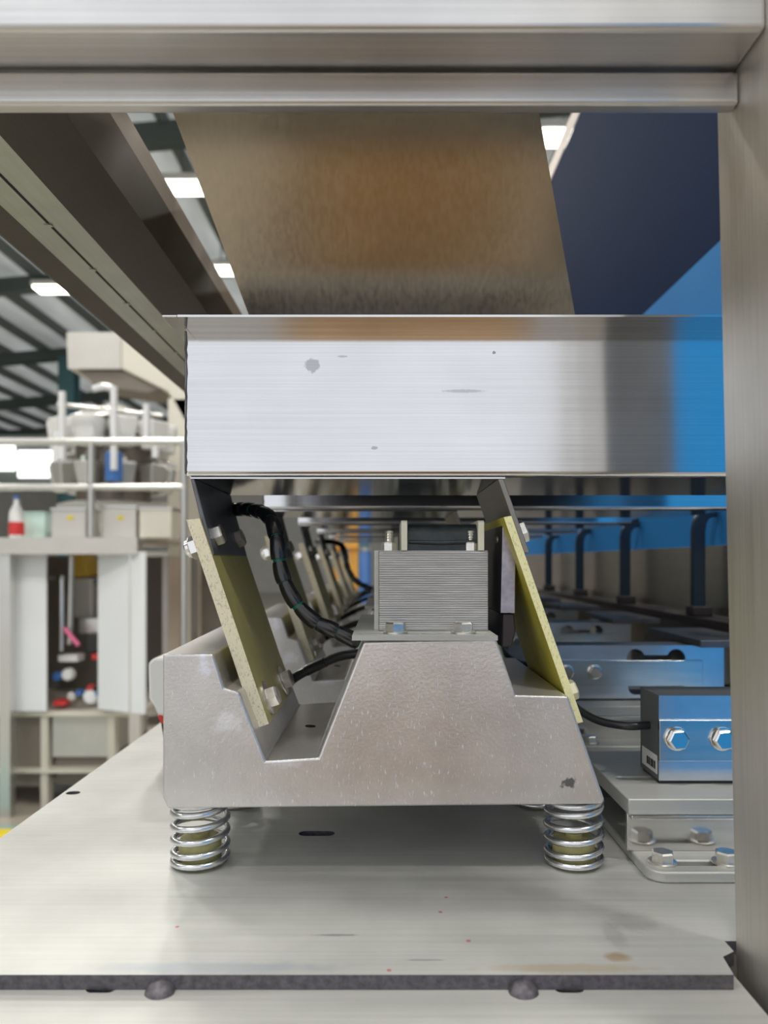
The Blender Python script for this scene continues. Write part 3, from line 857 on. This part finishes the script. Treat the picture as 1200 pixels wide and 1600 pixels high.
prism('top_plate', [(0.173, 0.521), (0.36, 0.521), (0.36, 0.655), (0.173, 0.655)], 'z', CZ - 0.1793, CZ - 0.168, M['steel_plate'], brk, holes=[slot_pts(0.2, 0.572, 0.04, 0.009)], bevel=0.0008)
for px in (1035, 1135):
    bolt(brk, Vector(((px - 600) * 0.5055 / F, 0.5055, fz)), (0, 0, 1), 0.0078, 0.0068, M['bolt'], washer=0.0098, spin=0.45)
done()

cell = thing('load_cell', 'front grey load cell block with a bolted bar, cut off by the column', 'load cell', (0.3, 0.577, CZ - 0.168), 'load cells in a row')
hole = []
def arc(cx, cz, r, a0, a1, n=8): return [(cx + r * math.cos(a0 + (a1 - a0) * k / n), cz + r * math.sin(a0 + (a1 - a0) * k / n)) for k in range(n + 1)]
hz = CZ - 0.1167
hole = arc(0.305, hz, 0.0112, math.radians(20), math.radians(340), 14) + arc(0.354, hz, 0.0112, math.radians(200), math.radians(520), 14)
hz2 = CZ - 0.1525
hole2 = arc(0.305, hz2, 0.0105, math.radians(-20), math.radians(-340), 14)[::-1]
hole2 = slot_pts(0.33, hz2, 0.068, 0.017)
body = [(0.208, CZ - 0.1655), (0.412, CZ - 0.1655), (0.412, CZ - 0.1012), (0.208, CZ - 0.1012)]
bm = bmesh.new(); add_prism(bm, body, 'y', 0.557, 0.597, holes=[hole, hole2], face_mats=(0, lambda i: 1))
cb = bm_to('cell_body', bm, [M['cell'], M['cell_dark']], cell, 30)
box('gasket', 0.2095, 0.29, 0.5585, 0.596, CZ - 0.1679, CZ - 0.1656, M['black_rubber'], cell)
bar = box('bolted_bar', 0.2072, 0.385, 0.5535, 0.5569, CZ - 0.1500, CZ - 0.1190, M['zinc_plate'], cell, 0.0004)
for px in (1057, 1128):
    bolt(cell, P(px, 1154, 0.5534), (0, -1, 0), 0.0078, 0.0052, M['chrome'], washer=0.0090, spin=0.35)
stk = box('sticker', 0.2076, 0.2079, 0.560, 0.592, CZ - 0.1615, CZ - 0.1475, M['sticker'], cell)
for k, (ya, yb) in enumerate(((0.563, 0.565), (0.566, 0.5668), (0.568, 0.571), (0.572, 0.573), (0.5745, 0.5765), (0.5775, 0.5782), (0.579, 0.581))):
    box('barcode_bar', 0.2073, 0.2075, ya, yb, CZ - 0.1585, CZ - 0.1525, M['ink'], stk)
tube('cable', spline([(0.2078, 0.577, CZ - 0.128), (0.19, 0.577, CZ - 0.1285), (0.172, 0.588, CZ - 0.127), (0.158, 0.60, CZ - 0.120), (0.148, 0.605, CZ - 0.108), (0.143, 0.61, CZ - 0.098)], 8), 0.0032, M['black_rubber'], cell, 10)
box('support_plate', 0.372, 0.45, 0.53, 0.70, CZ - 0.1008, CZ - 0.0925, M['dark_steel'], cell, 0.0006)  # dark metal colour stands in for the shade behind the cells
prism('support_gusset', [(0.39, CZ - 0.155), (0.45, CZ - 0.155), (0.45, CZ - 0.101), (0.413, CZ - 0.101)], 'y', 0.60, 0.606, M['steel_warm'], cell)
done()
BL = ['second channel bracket, behind the front load cell', 'third channel bracket down the row of load cells', 'fourth channel bracket down the row of load cells', 'last channel bracket down the row of load cells']
CLB = ['second load cell, its twin round holes showing behind the front one', 'third load cell in shade, its holes showing above the second', 'fourth load cell in shade beyond the yellow strip', 'last load cell at the far end of the row']
for k in range(1, 5):
    c = copy_tree(brk); c.location.y += PITCH * k; c['label'] = BL[k - 1]
    c = copy_tree(cell); c.location.y += PITCH * k; c['label'] = CLB[k - 1]

# ------------------------------------------------------------------ blue film-covered side cover with upright bars
cv = thing('side_cover', 'tall side cover in blue protective film with upright dark bars behind the load cells', 'machine cover', (0.5, 0.9, PLZ))
def sheet(name, pts, mat, y0=0.8, y1=2.7, tk=0.0015):
    bm = bmesh.new()
    q = [(x_, CZ + z_) for x_, z_ in pts]
    off = [(x_ + tk, z_) for x_, z_ in q]
    add_prism(bm, q + off[::-1], 'y', y0, y1)
    return bm_to(name, bm, mat, cv)
M['navy'] = plain('navy_painted_bar', (0.02, 0.04, 0.07), 0.4, 0.3)
sheet('upper_panel', [(0.42, 0.96), (0.50, 0.479)], M['shaded_blue_film'])
sheet('top_lip', [(0.417, 0.998), (0.4185, 0.961)], M['rail_light'])
sheet('lower_panel', [(0.50, 0.478), (0.502, 0.0245)], M['blue_film'])
sheet('steel_panel', [(0.499, 0.024), (0.499, -0.0805)], M['steel_cover'])
box('ledge', 0.455, 0.50, 0.75, 2.7, CZ - 0.092, CZ - 0.081, M['armature_face'], cv)  # near-black colour stands in for the shade along here
box('skirt', 0.4995, 0.503, 0.75, 2.7, PLZ + 0.0002, CZ - 0.093, M['steel_dark'], cv)
for k in range(5):
    y = 1.107 + 0.335 * (k - 1)
    if k == 0: continue
    pth = [(0.472, y, CZ - 0.080), (0.472, y, CZ + 0.045), (0.474, y, CZ + 0.06), (0.480, y, CZ + 0.071), (0.489, y, CZ + 0.076), (0.499, y, CZ + 0.077)]
    bm = bmesh.new()
    # flat bar swept along the path
    w, h = 0.010, 0.003
    rings = []
    for i in range(len(pth)):
        a = Vector(pth[max(i - 1, 0)]); b_ = Vector(pth[min(i + 1, len(pth) - 1)]); tg = (b_ - a).normalized()
        sx = Vector((0, 1, 0)); nn = tg.cross(sx)
        c = Vector(pth[i]); rings.append([bm.verts.new(c + sx * (u * 0.006) + nn * (v * 0.0095)) for u, v in ((-1, -1), (1, -1), (1, 1), (-1, 1))])
    for a, b_ in zip(rings, rings[1:]):
        for j in range(4): bm.faces.new((a[j], a[(j + 1) % 4], b_[(j + 1) % 4], b_[j]))
    bm.faces.new(rings[0]); bm.faces.new(rings[-1][::-1])
    ub = bm_to('upright_bar', bm, M['navy'], cv, 35, 0.002)
    box('bar_foot', 0.459, 0.489, y - 0.014, y + 0.014, CZ - 0.0809, CZ - 0.066, M['armature_face'], ub, 0.002)
done()
# white sheet hood seen over the blue cover
M['white_sheet'] = plain('white_enamel', (0.78, 0.78, 0.77), 0.3)

# ------------------------------------------------------------------ the hall beyond, on the left
M['inox'] = plain('distant_stainless', (0.66, 0.65, 0.62), 0.3, 0.9, var=0.06, vscale=3)
M['inox_m'] = plain('satin_machine_panel', (0.62, 0.60, 0.56), 0.45, 0.5, var=0.06, vscale=3)
M['white_rod'] = plain('bright_rod', (0.88, 0.88, 0.88), 0.25, 0.25)
M['cream'] = plain('cream_casing', (0.74, 0.70, 0.60), 0.4, 0.2)
M['brown_in'] = plain('brown_machine_interior', (0.20, 0.17, 0.14), 0.5)  # one brown for inner and lower panels of the distant machines
M['frost'] = plain('frosted_acrylic', (0.90, 0.92, 0.94), 0.35)
M['red'] = plain('red_plastic', (0.65, 0.04, 0.04), 0.4)
M['pink'] = plain('pink_handle', (0.85, 0.18, 0.35), 0.4)
M['blue'] = plain('blue_plastic', (0.05, 0.16, 0.45), 0.4)
M['amber'] = plain('amber_funnel', (0.62, 0.40, 0.05), 0.4)
M['orange'] = plain('orange_rack', (0.85, 0.42, 0.06), 0.5)
M['mint'] = plain('mint_plastic', (0.62, 0.82, 0.74), 0.5)
M['white'] = plain('white_plastic', (0.82, 0.82, 0.80), 0.45)
M['yellow'] = plain('yellow_paint', (0.80, 0.62, 0.02), 0.5)
M['black'] = plain('black_plastic', (0.02, 0.02, 0.02), 0.5)
M['teal_floor'] = plain('green_aisle_paint', (0.28, 0.45, 0.38), 0.3, var=0.1, vscale=2)
struct(box('trim_1', -6.0, -1.6, 3.0, 3.9, 0.0005, 0.004, M['teal_floor']))

# platform
DP = 4.0
def X(px, d): return (px - CX) * d / F
def Z(py, d): return CZ + (HY - py) * d / F
t = thing('platform', 'grey steel work platform on posts behind the bagging machine doors', 'platform', (X(60, DP), DP + 0.5, 0))
box('deck', X(-330, DP), X(216, DP), DP, DP + 1.4, Z(846, DP), Z(840, DP), M['inox'], t)
box('fascia', X(-330, DP), X(216, DP), DP - 0.02, DP - 0.001, Z(866, DP), Z(840, DP), M['inox_m'], t)
for px in (-300, 4, 208):
    for dd in (0.02, 1.3):
        box('post', X(px, DP) - 0.03, X(px, DP) + 0.03, DP + dd, DP + dd + 0.06, 0, Z(847, DP), M['inox'], t)
done()
t = thing('guard_rail', 'tubular stainless guard rail along the platform edge', 'railing', (X(60, DP), DP + 0.05, Z(840, DP)))
for py, r in ((688, 0.021), (760, 0.019)):
    tube('rail', [(X(-330, DP), DP + 0.05, Z(py, DP)), (X(287, DP), DP + 0.05, Z(py, DP))], r, M['inox'], t, 10)
for px in (-150, 137, 284):
    zz = 838 if px < 200 else 1180
    tube('rail_post', [(X(px, DP), DP + 0.05, Z(zz, DP)), (X(px, DP), DP + 0.05, Z(686, DP))], 0.020, M['inox'], t, 10)
done()

# electrical boxes and small things on the deck
dz = Z(840, DP) + 0.0004
for k, (a, b_, top, d, lab) in enumerate(((80, 134, 797, 4.12, 'pale control box on the platform, nearest the mint bin'), (158, 213, 793, 4.12, 'pale control box in the middle of the platform'), (217, 268, 796, 4.12, 'warm white control box on the platform beside the elevator leg'))):
    t = thing('control_box', lab, 'box', (X((a + b_) / 2, d), d + 0.1, dz), 'control boxes on the platform')
    box('case', X(a, d), X(b_, d), d, d + 0.2, dz, Z(top, d), M['cream'] if k == 2 else M['inox_m'], t, 0.006)
    box('lid_rim', X(a, d) - 0.004, X(b_, d) + 0.004, d - 0.004, d + 0.204, Z(top, d) + 0.0005, Z(top, d) + 0.012, M['inox'], t)
    if k < 2:
        box('warning_label', X((a + b_) / 2 - 2, d), X((a + b_) / 2 + 8, d), d - 0.003, d - 0.0005, Z(812, d), Z(806, d), M['yellow'], t)
    done()
d = 4.2
t = thing('bottle', 'clear bottle with a red label on the platform edge', 'bottle', (X(26, d), d, dz))
zb_ = dz
lathe('bottle_body', [(0.036, 0), (0.040, 0.01), (0.040, 0.13), (0.034, 0.16), (0.014, 0.20), (0.014, 0.225), (0, 0.226)], (X(26, d), d, zb_), (0, 0, 1), M['white'], t, 18)
lathe('red_label', [(0.0406, 0.02), (0.041, 0.022), (0.041, 0.092), (0.0406, 0.094)], (X(26, d), d, zb_), (0, 0, 1), M['red'], t, 18)
lathe('bottle_cap', [(0.016, 0.2265), (0.016, 0.245), (0, 0.246)], (X(26, d), d, zb_), (0, 0, 1), M['blue'], t, 14)
done()
d = 4.3
t = thing('storage_bin', 'mint green plastic bin beside the bottle on the platform', 'bin', (X(56, d), d + 0.1, dz))
box('bin_body', X(37, d), X(70, d), d, d + 0.2, dz, Z(802, d), M['mint'], t, 0.006)
box('bin_rim', X(36, d), X(71, d), d - 0.005, d + 0.205, Z(802, d) + 0.0004, Z(800, d) + 0.002, M['mint'], t)
done()

# weigher on the platform
d = 4.95
wx, wy = X(178, d), d
t = thing('multihead_weigher', 'round multihead weigher of white buckets and polished rods on the platform', 'weigher', (wx, wy, dz))
lathe('base_drum', [(0.20, 0.0), (0.22, 0.03), (0.32, 0.12), (0.36, 0.24), (0.30, 0.26)], (wx, wy, dz), (0, 0, 1), M['inox_m'], t, 24)
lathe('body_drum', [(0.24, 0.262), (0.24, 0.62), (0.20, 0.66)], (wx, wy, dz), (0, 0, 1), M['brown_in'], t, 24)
lathe('top_cone', [(0.30, 0.80), (0.29, 0.815), (0.10, 0.90), (0, 0.94)], (wx, wy, dz), (0, 0, 1), M['inox'], t, 24)
lathe('collar', [(0.13, 0.662), (0.13, 0.798)], (wx, wy, dz), (0, 0, 1), M['inox'], t, 20)
for k in range(10):
    a = 2 * math.pi * k / 10 + 0.2
    ca, sa = math.cos(a), math.sin(a)
    def wp(r_, u_, z_): return Vector((wx + r_ * ca - u_ * sa, wy + r_ * sa + u_ * ca, dz + z_))
    # bucket: tapered box
    def bucket(name, r0, r1, hw, z0, z1, tp, mt):
        bm = bmesh.new()
        lo = [bm.verts.new(wp(r_, u_, z0)) for r_, u_ in ((r0 + tp, -hw * 0.7), (r1 - tp, -hw * 0.7), (r1 - tp, hw * 0.7), (r0 + tp, hw * 0.7))]
        hi = [bm.verts.new(wp(r_, u_, z1)) for r_, u_ in ((r0, -hw), (r1, -hw), (r1, hw), (r0, hw))]
        for j in range(4): bm.faces.new((lo[j], lo[(j + 1) % 4], hi[(j + 1) % 4], hi[j]))
        bm.faces.new(lo); bm.faces.new(hi)
        bm_to(name, bm, mt, t, 35, 0.012)
    bucket('feed_bucket', 0.26, 0.41, 0.082, 0.60, 0.785, 0.02, M['white'])
    bucket('weigh_bucket', 0.265, 0.40, 0.075, 0.33, 0.50, 0.025, M['inox'])
    tube('bucket_arm', [wp(0.25, 0, 0.54), wp(0.36, 0, 0.54), wp(0.40, 0, 0.51)], 0.014, M['chrome'], t, 8)
for px, py0, py1 in ((97, 612, 718), (178, 604, 735), (229, 632, 700), (88, 675, 722), (243, 690, 715)):
    tube('polished_rod', [(X(px, 4.42), 4.42, Z(py1, 4.42)), (X(px, 4.42), 4.42, Z(py0, 4.42))], 0.022, M['white_rod'], t, 10)
tube('bent_pipe', spline([(X(178, 4.43), 4.43, Z(610, 4.43)), (X(174, 4.43), 4.43, Z(606, 4.43)), (X(160, 4.43), 4.43, Z(604, 4.43)), (X(146, 4.43), 4.43, Z(608, 4.43))], 5), 0.02, M['white_rod'], t, 10)
tube('rod_brace', [(X(90, 4.45), 4.45, Z(632, 4.45)), (X(255, 4.45), 4.45, Z(650, 4.45))], 0.014, M['inox'], t, 8)
lathe('dark_motor', [(0.05, 0), (0.05, 0.17), (0.035, 0.18)], (X(178, 4.46), 4.46, Z(752, 4.46)), (0, 0, 1), M['blue'], t, 16)
done()

# bucket elevator head over the weigher, and its leg
d = 5.6
t = thing('bucket_elevator', 'cream bucket elevator with a boxed head over the weigher', 'elevator', (X(272, d), d + 0.2, 0))
headp = pxz([(104, 519), (190, 519), (300, 560), (300, 680), (262, 612), (190, 576), (106, 576)], d)
prism('head_casing', headp, 'y', d, d + 0.45, M['cream'], t, bevel=0.01)
prism('head_face', pxz([(104, 519), (189, 519), (189, 576), (106, 576)], d - 0.012), 'y', d - 0.012, d - 0.001, M['inox_m'], t)
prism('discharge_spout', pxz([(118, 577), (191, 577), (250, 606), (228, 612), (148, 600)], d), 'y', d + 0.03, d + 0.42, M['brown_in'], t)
box('leg', X(262, d), X(293, d), d, d + 0.4, 0, Z(622, d), M['cream'], t, 0.008)
for py in (660, 705, 720, 780): box('leg_band', X(236, d), X(262, d) - 0.001, d + 0.05, d + 0.3, Z(py + 6, d), Z(py, d), M['inox'], t)
done()

# bagging machine with frosted doors
d = 4.15
t = thing('bagging_machine', 'bagging machine under the platform with two frosted doors standing open', 'packing machine', (X(110, d), d + 0.4, 0))
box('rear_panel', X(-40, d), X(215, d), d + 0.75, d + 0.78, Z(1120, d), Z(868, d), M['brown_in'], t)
box('side_post', X(-52, d), X(-40, d), d, d + 0.78, 0, Z(868, d), M['inox'], t)
box('side_post', X(212, d), X(222, d), d + 0.5, d + 0.78, 0, Z(868, d), M['inox'], t)
box('sill', X(-52, d), X(210, d), d, d + 0.74, Z(1120, d), Z(1112, d), M['cream'], t, 0.004)
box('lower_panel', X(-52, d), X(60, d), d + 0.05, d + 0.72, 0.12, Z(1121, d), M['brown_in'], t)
box('lower_panel', X(76, d), X(166, d), d + 0.05, d + 0.72, Z(1186, d), Z(1121, d), M['inox_m'], t)
box('lower_panel', X(76, d), X(166, d), d + 0.08, d + 0.72, 0.12, Z(1187, d), M['brown_in'], t)
for px in (66, 171): box('leg_post', X(px - 5, d), X(px + 6, d), d + 0.02, d + 0.09, 0, Z(1121, d), M['cream'], t)
box('base_rail', X(-52, d), X(178, d), d, d + 0.72, Z(1208, d), Z(1203, d), M['cream'], t)
dr = box('door', X(-30, d), X(76, d), d - 0.03, d - 0.012, Z(1110, d), Z(866, d), M['frost'], t, 0.003)
box('hinge', X(78, d), X(90, d), d - 0.03, d - 0.005, Z(906, d), Z(899, d), M['black'], dr)
bm = bmesh.new()
q = [P(153, 864, 4.12), P(226, 862, 3.98), P(197, 1118, 3.90), P(147, 1108, 4.12)]
q[2].x = q[1].x - 0.001; q[2].y = q[1].y; q[3].x = q[0].x; q[3].y = q[0].y
q[2].z = q[3].z
nn = (q[1] - q[0]).cross(q[3] - q[0]).normalized() * 0.014
v1 = [bm.verts.new(p) for p in q]; v2 = [bm.verts.new(p + nn) for p in q]
bm.faces.new(v1); bm.faces.new(v2[::-1])
for k in range(4): bm.faces.new((v1[k], v2[k], v2[(k + 1) % 4], v1[(k + 1) % 4]))
d2 = bm_to('door', bm, M['frost'], t)
for py in (905, 1072): box('hinge', X(149, d), X(156, d), d - 0.035, d - 0.012, Z(py + 7, d), Z(py, d), M['black'], d2)
tube('guide_rod', [(X(87, d), d + 0.08, Z(900, d)), (X(87, d), d + 0.08, Z(1020, d))], 0.014, M['chrome'], t, 8)
tube('guide_rod', [(X(100, d), d + 0.1, Z(868, d)), (X(97, d), d + 0.1, Z(1010, d))], 0.016, M['inox'], t, 8)
prism('forming_funnel', pxz([(104, 866), (130, 866), (138, 900), (112, 902)], d + 0.3), 'y', d + 0.3, d + 0.5, M['amber'], t, bevel=0.008)
box('forming_tube', X(112, d + 0.3), X(142, d + 0.3), d + 0.32, d + 0.5, Z(965, d + 0.3), Z(903, d + 0.3), M['inox_m'], t, 0.01)
box('jaw_plate', X(100, d), X(150, d), d + 0.2, d + 0.3, Z(995, d), Z(970, d), M['inox'], t, 0.005)
box('motor_block', X(121, d), X(150, d), d + 0.1, d + 0.3, Z(1024, d), Z(995, d), M['black'], t, 0.01)
tube('pink_lever', [(X(95, d), d + 0.05, Z(983, d)), (X(117, d), d + 0.05, Z(1010, d))], 0.014, M['pink'], t, 8)
box('cross_bar', X(78, d), X(110, d), d + 0.1, d + 0.2, Z(1038, d), Z(1027, d), M['white'], t, 0.004)
box('red_block', X(134, d), X(148, d), d + 0.08, d + 0.16, Z(1034, d), Z(1025, d), M['red'], t, 0.004)
box('red_block', X(76, d), X(96, d), d + 0.05, d + 0.14, Z(1106, d), Z(1098, d), M['red'], t, 0.004)
for px, py, r, mt in ((78, 1061, 0.028, 'blue'), (95, 1058, 0.036, 'white'), (132, 1093, 0.045, 'frost'), (131, 1079, 0.017, 'red'), (113, 1087, 0.020, 'blue'), (144, 1088, 0.018, 'blue'), (102, 1092, 0.03, 'inox')):
    lathe('gauge', [(r, 0), (r, 0.03), (r * 0.8, 0.045), (0, 0.048)], (X(px, d), d + 0.12, Z(py, d)), (0, -1, 0), M[mt], t, 16)
done()

# machine beyond, between the doors and the casting
d = 6.3
t = thing('packing_line_cabinet', 'brownish packing cabinet with pale uprights right of the frosted door', 'cabinet', (X(250, d), d + 0.3, 0))
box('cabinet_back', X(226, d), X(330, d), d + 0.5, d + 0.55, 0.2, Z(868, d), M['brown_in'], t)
box('top_rail', X(220, d), X(330, d), d, d + 0.5, Z(880, d), Z(862, d), M['inox_m'], t)
box('upright', X(268, d), X(291, d), d - 0.06, d - 0.001, 0, Z(862, d), M['inox_m'], t)
box('shelf', X(200, d), X(330, d), d, d + 0.49, Z(1032, d), Z(1020, d), M['inox'], t)
box('lower_door', X(200, d), X(330, d), d + 0.02, d + 0.48, 0.1, Z(1033, d), M['inox_m'], t)
box('dark_unit', X(240, d), X(262, d), d + 0.1, d + 0.4, Z(1000, d), Z(930, d), M['black'], t, 0.01)
box('socket', X(208, d), X(219, d), d - 0.01, d + 0.019, Z(1102, d), Z(1086, d), M['black'], t)
done()

# yellow and black floor barrier, bottom left
d = 3.3
t = thing('floor_barrier', 'yellow and black floor barrier low behind the plate edge', 'barrier', (X(20, d), d, 0))
box('barrier_base', X(-140, d), X(62, d), d, d + 0.16, 0.0005, 0.10, M['black'], t, 0.02)
box('yellow_band', X(-140, d), X(36, d), d + 0.03, d + 0.13, 0.101, 0.16, M['yellow'], t, 0.01)
done()

# white plug with red and black leads beside the casting
t = thing('white_connector', 'white plastic connector with a red tip standing left of the front casting', 'connector', (-0.24, 0.80, PLZ))
d = 0.80
prism('connector_body', pxz([(231, 1036), (240, 1028), (300, 1028), (300, 1125), (246, 1118), (240, 1104), (232, 1092)], d), 'y', d, d + 0.04, M['white'], t, bevel=0.003)
prism('red_tip', pxz([(244, 1119), (290, 1126), (290, 1136), (249, 1132)], d), 'y', d + 0.005, d + 0.035, M['red'], t)
prism('lead', pxz([(248, 1133), (290, 1137), (290, 1186), (262, 1186), (252, 1154)], d), 'y', d + 0.008, d + 0.03, M['black'], t)
done()

# orange racking and blue drum far down the row
d = 8.0
t = thing('storage_rack', 'orange storage rack far beyond the row of feeders', 'rack', (X(545, d), d, 0))
for px in (527, 552): box('rack_upright', X(px - 5, d), X(px + 7, d), d, d + 0.1, 0, Z(800, d), M['orange'], t)
for py in (845, 905): box('rack_beam', X(520, d), X(560, d), d - 0.05, d - 0.001, Z(py + 12, d), Z(py, d), M['orange'], t)
box('rack_load', X(533, d), X(551, d), d + 0.12, d + 0.6, Z(904, d), Z(862, d), M['white'], t)
done()
d = 7.0
t = thing('drum', 'blue upright drum beside the orange rack', 'drum', (X(571, d), d, 0))
lathe('drum_shell', [(0.055, 0), (0.055, Z(862, d)), (0.05, Z(861, d))], (X(571, d), d, 0), (0, 0, 1), M['blue'], t, 18)
lathe('drum_rim', [(0.062, 0), (0.062, 0.03)], (X(571, d), d, Z(861, d)), (0, 0, 1), M['inox'], t, 18)
done()
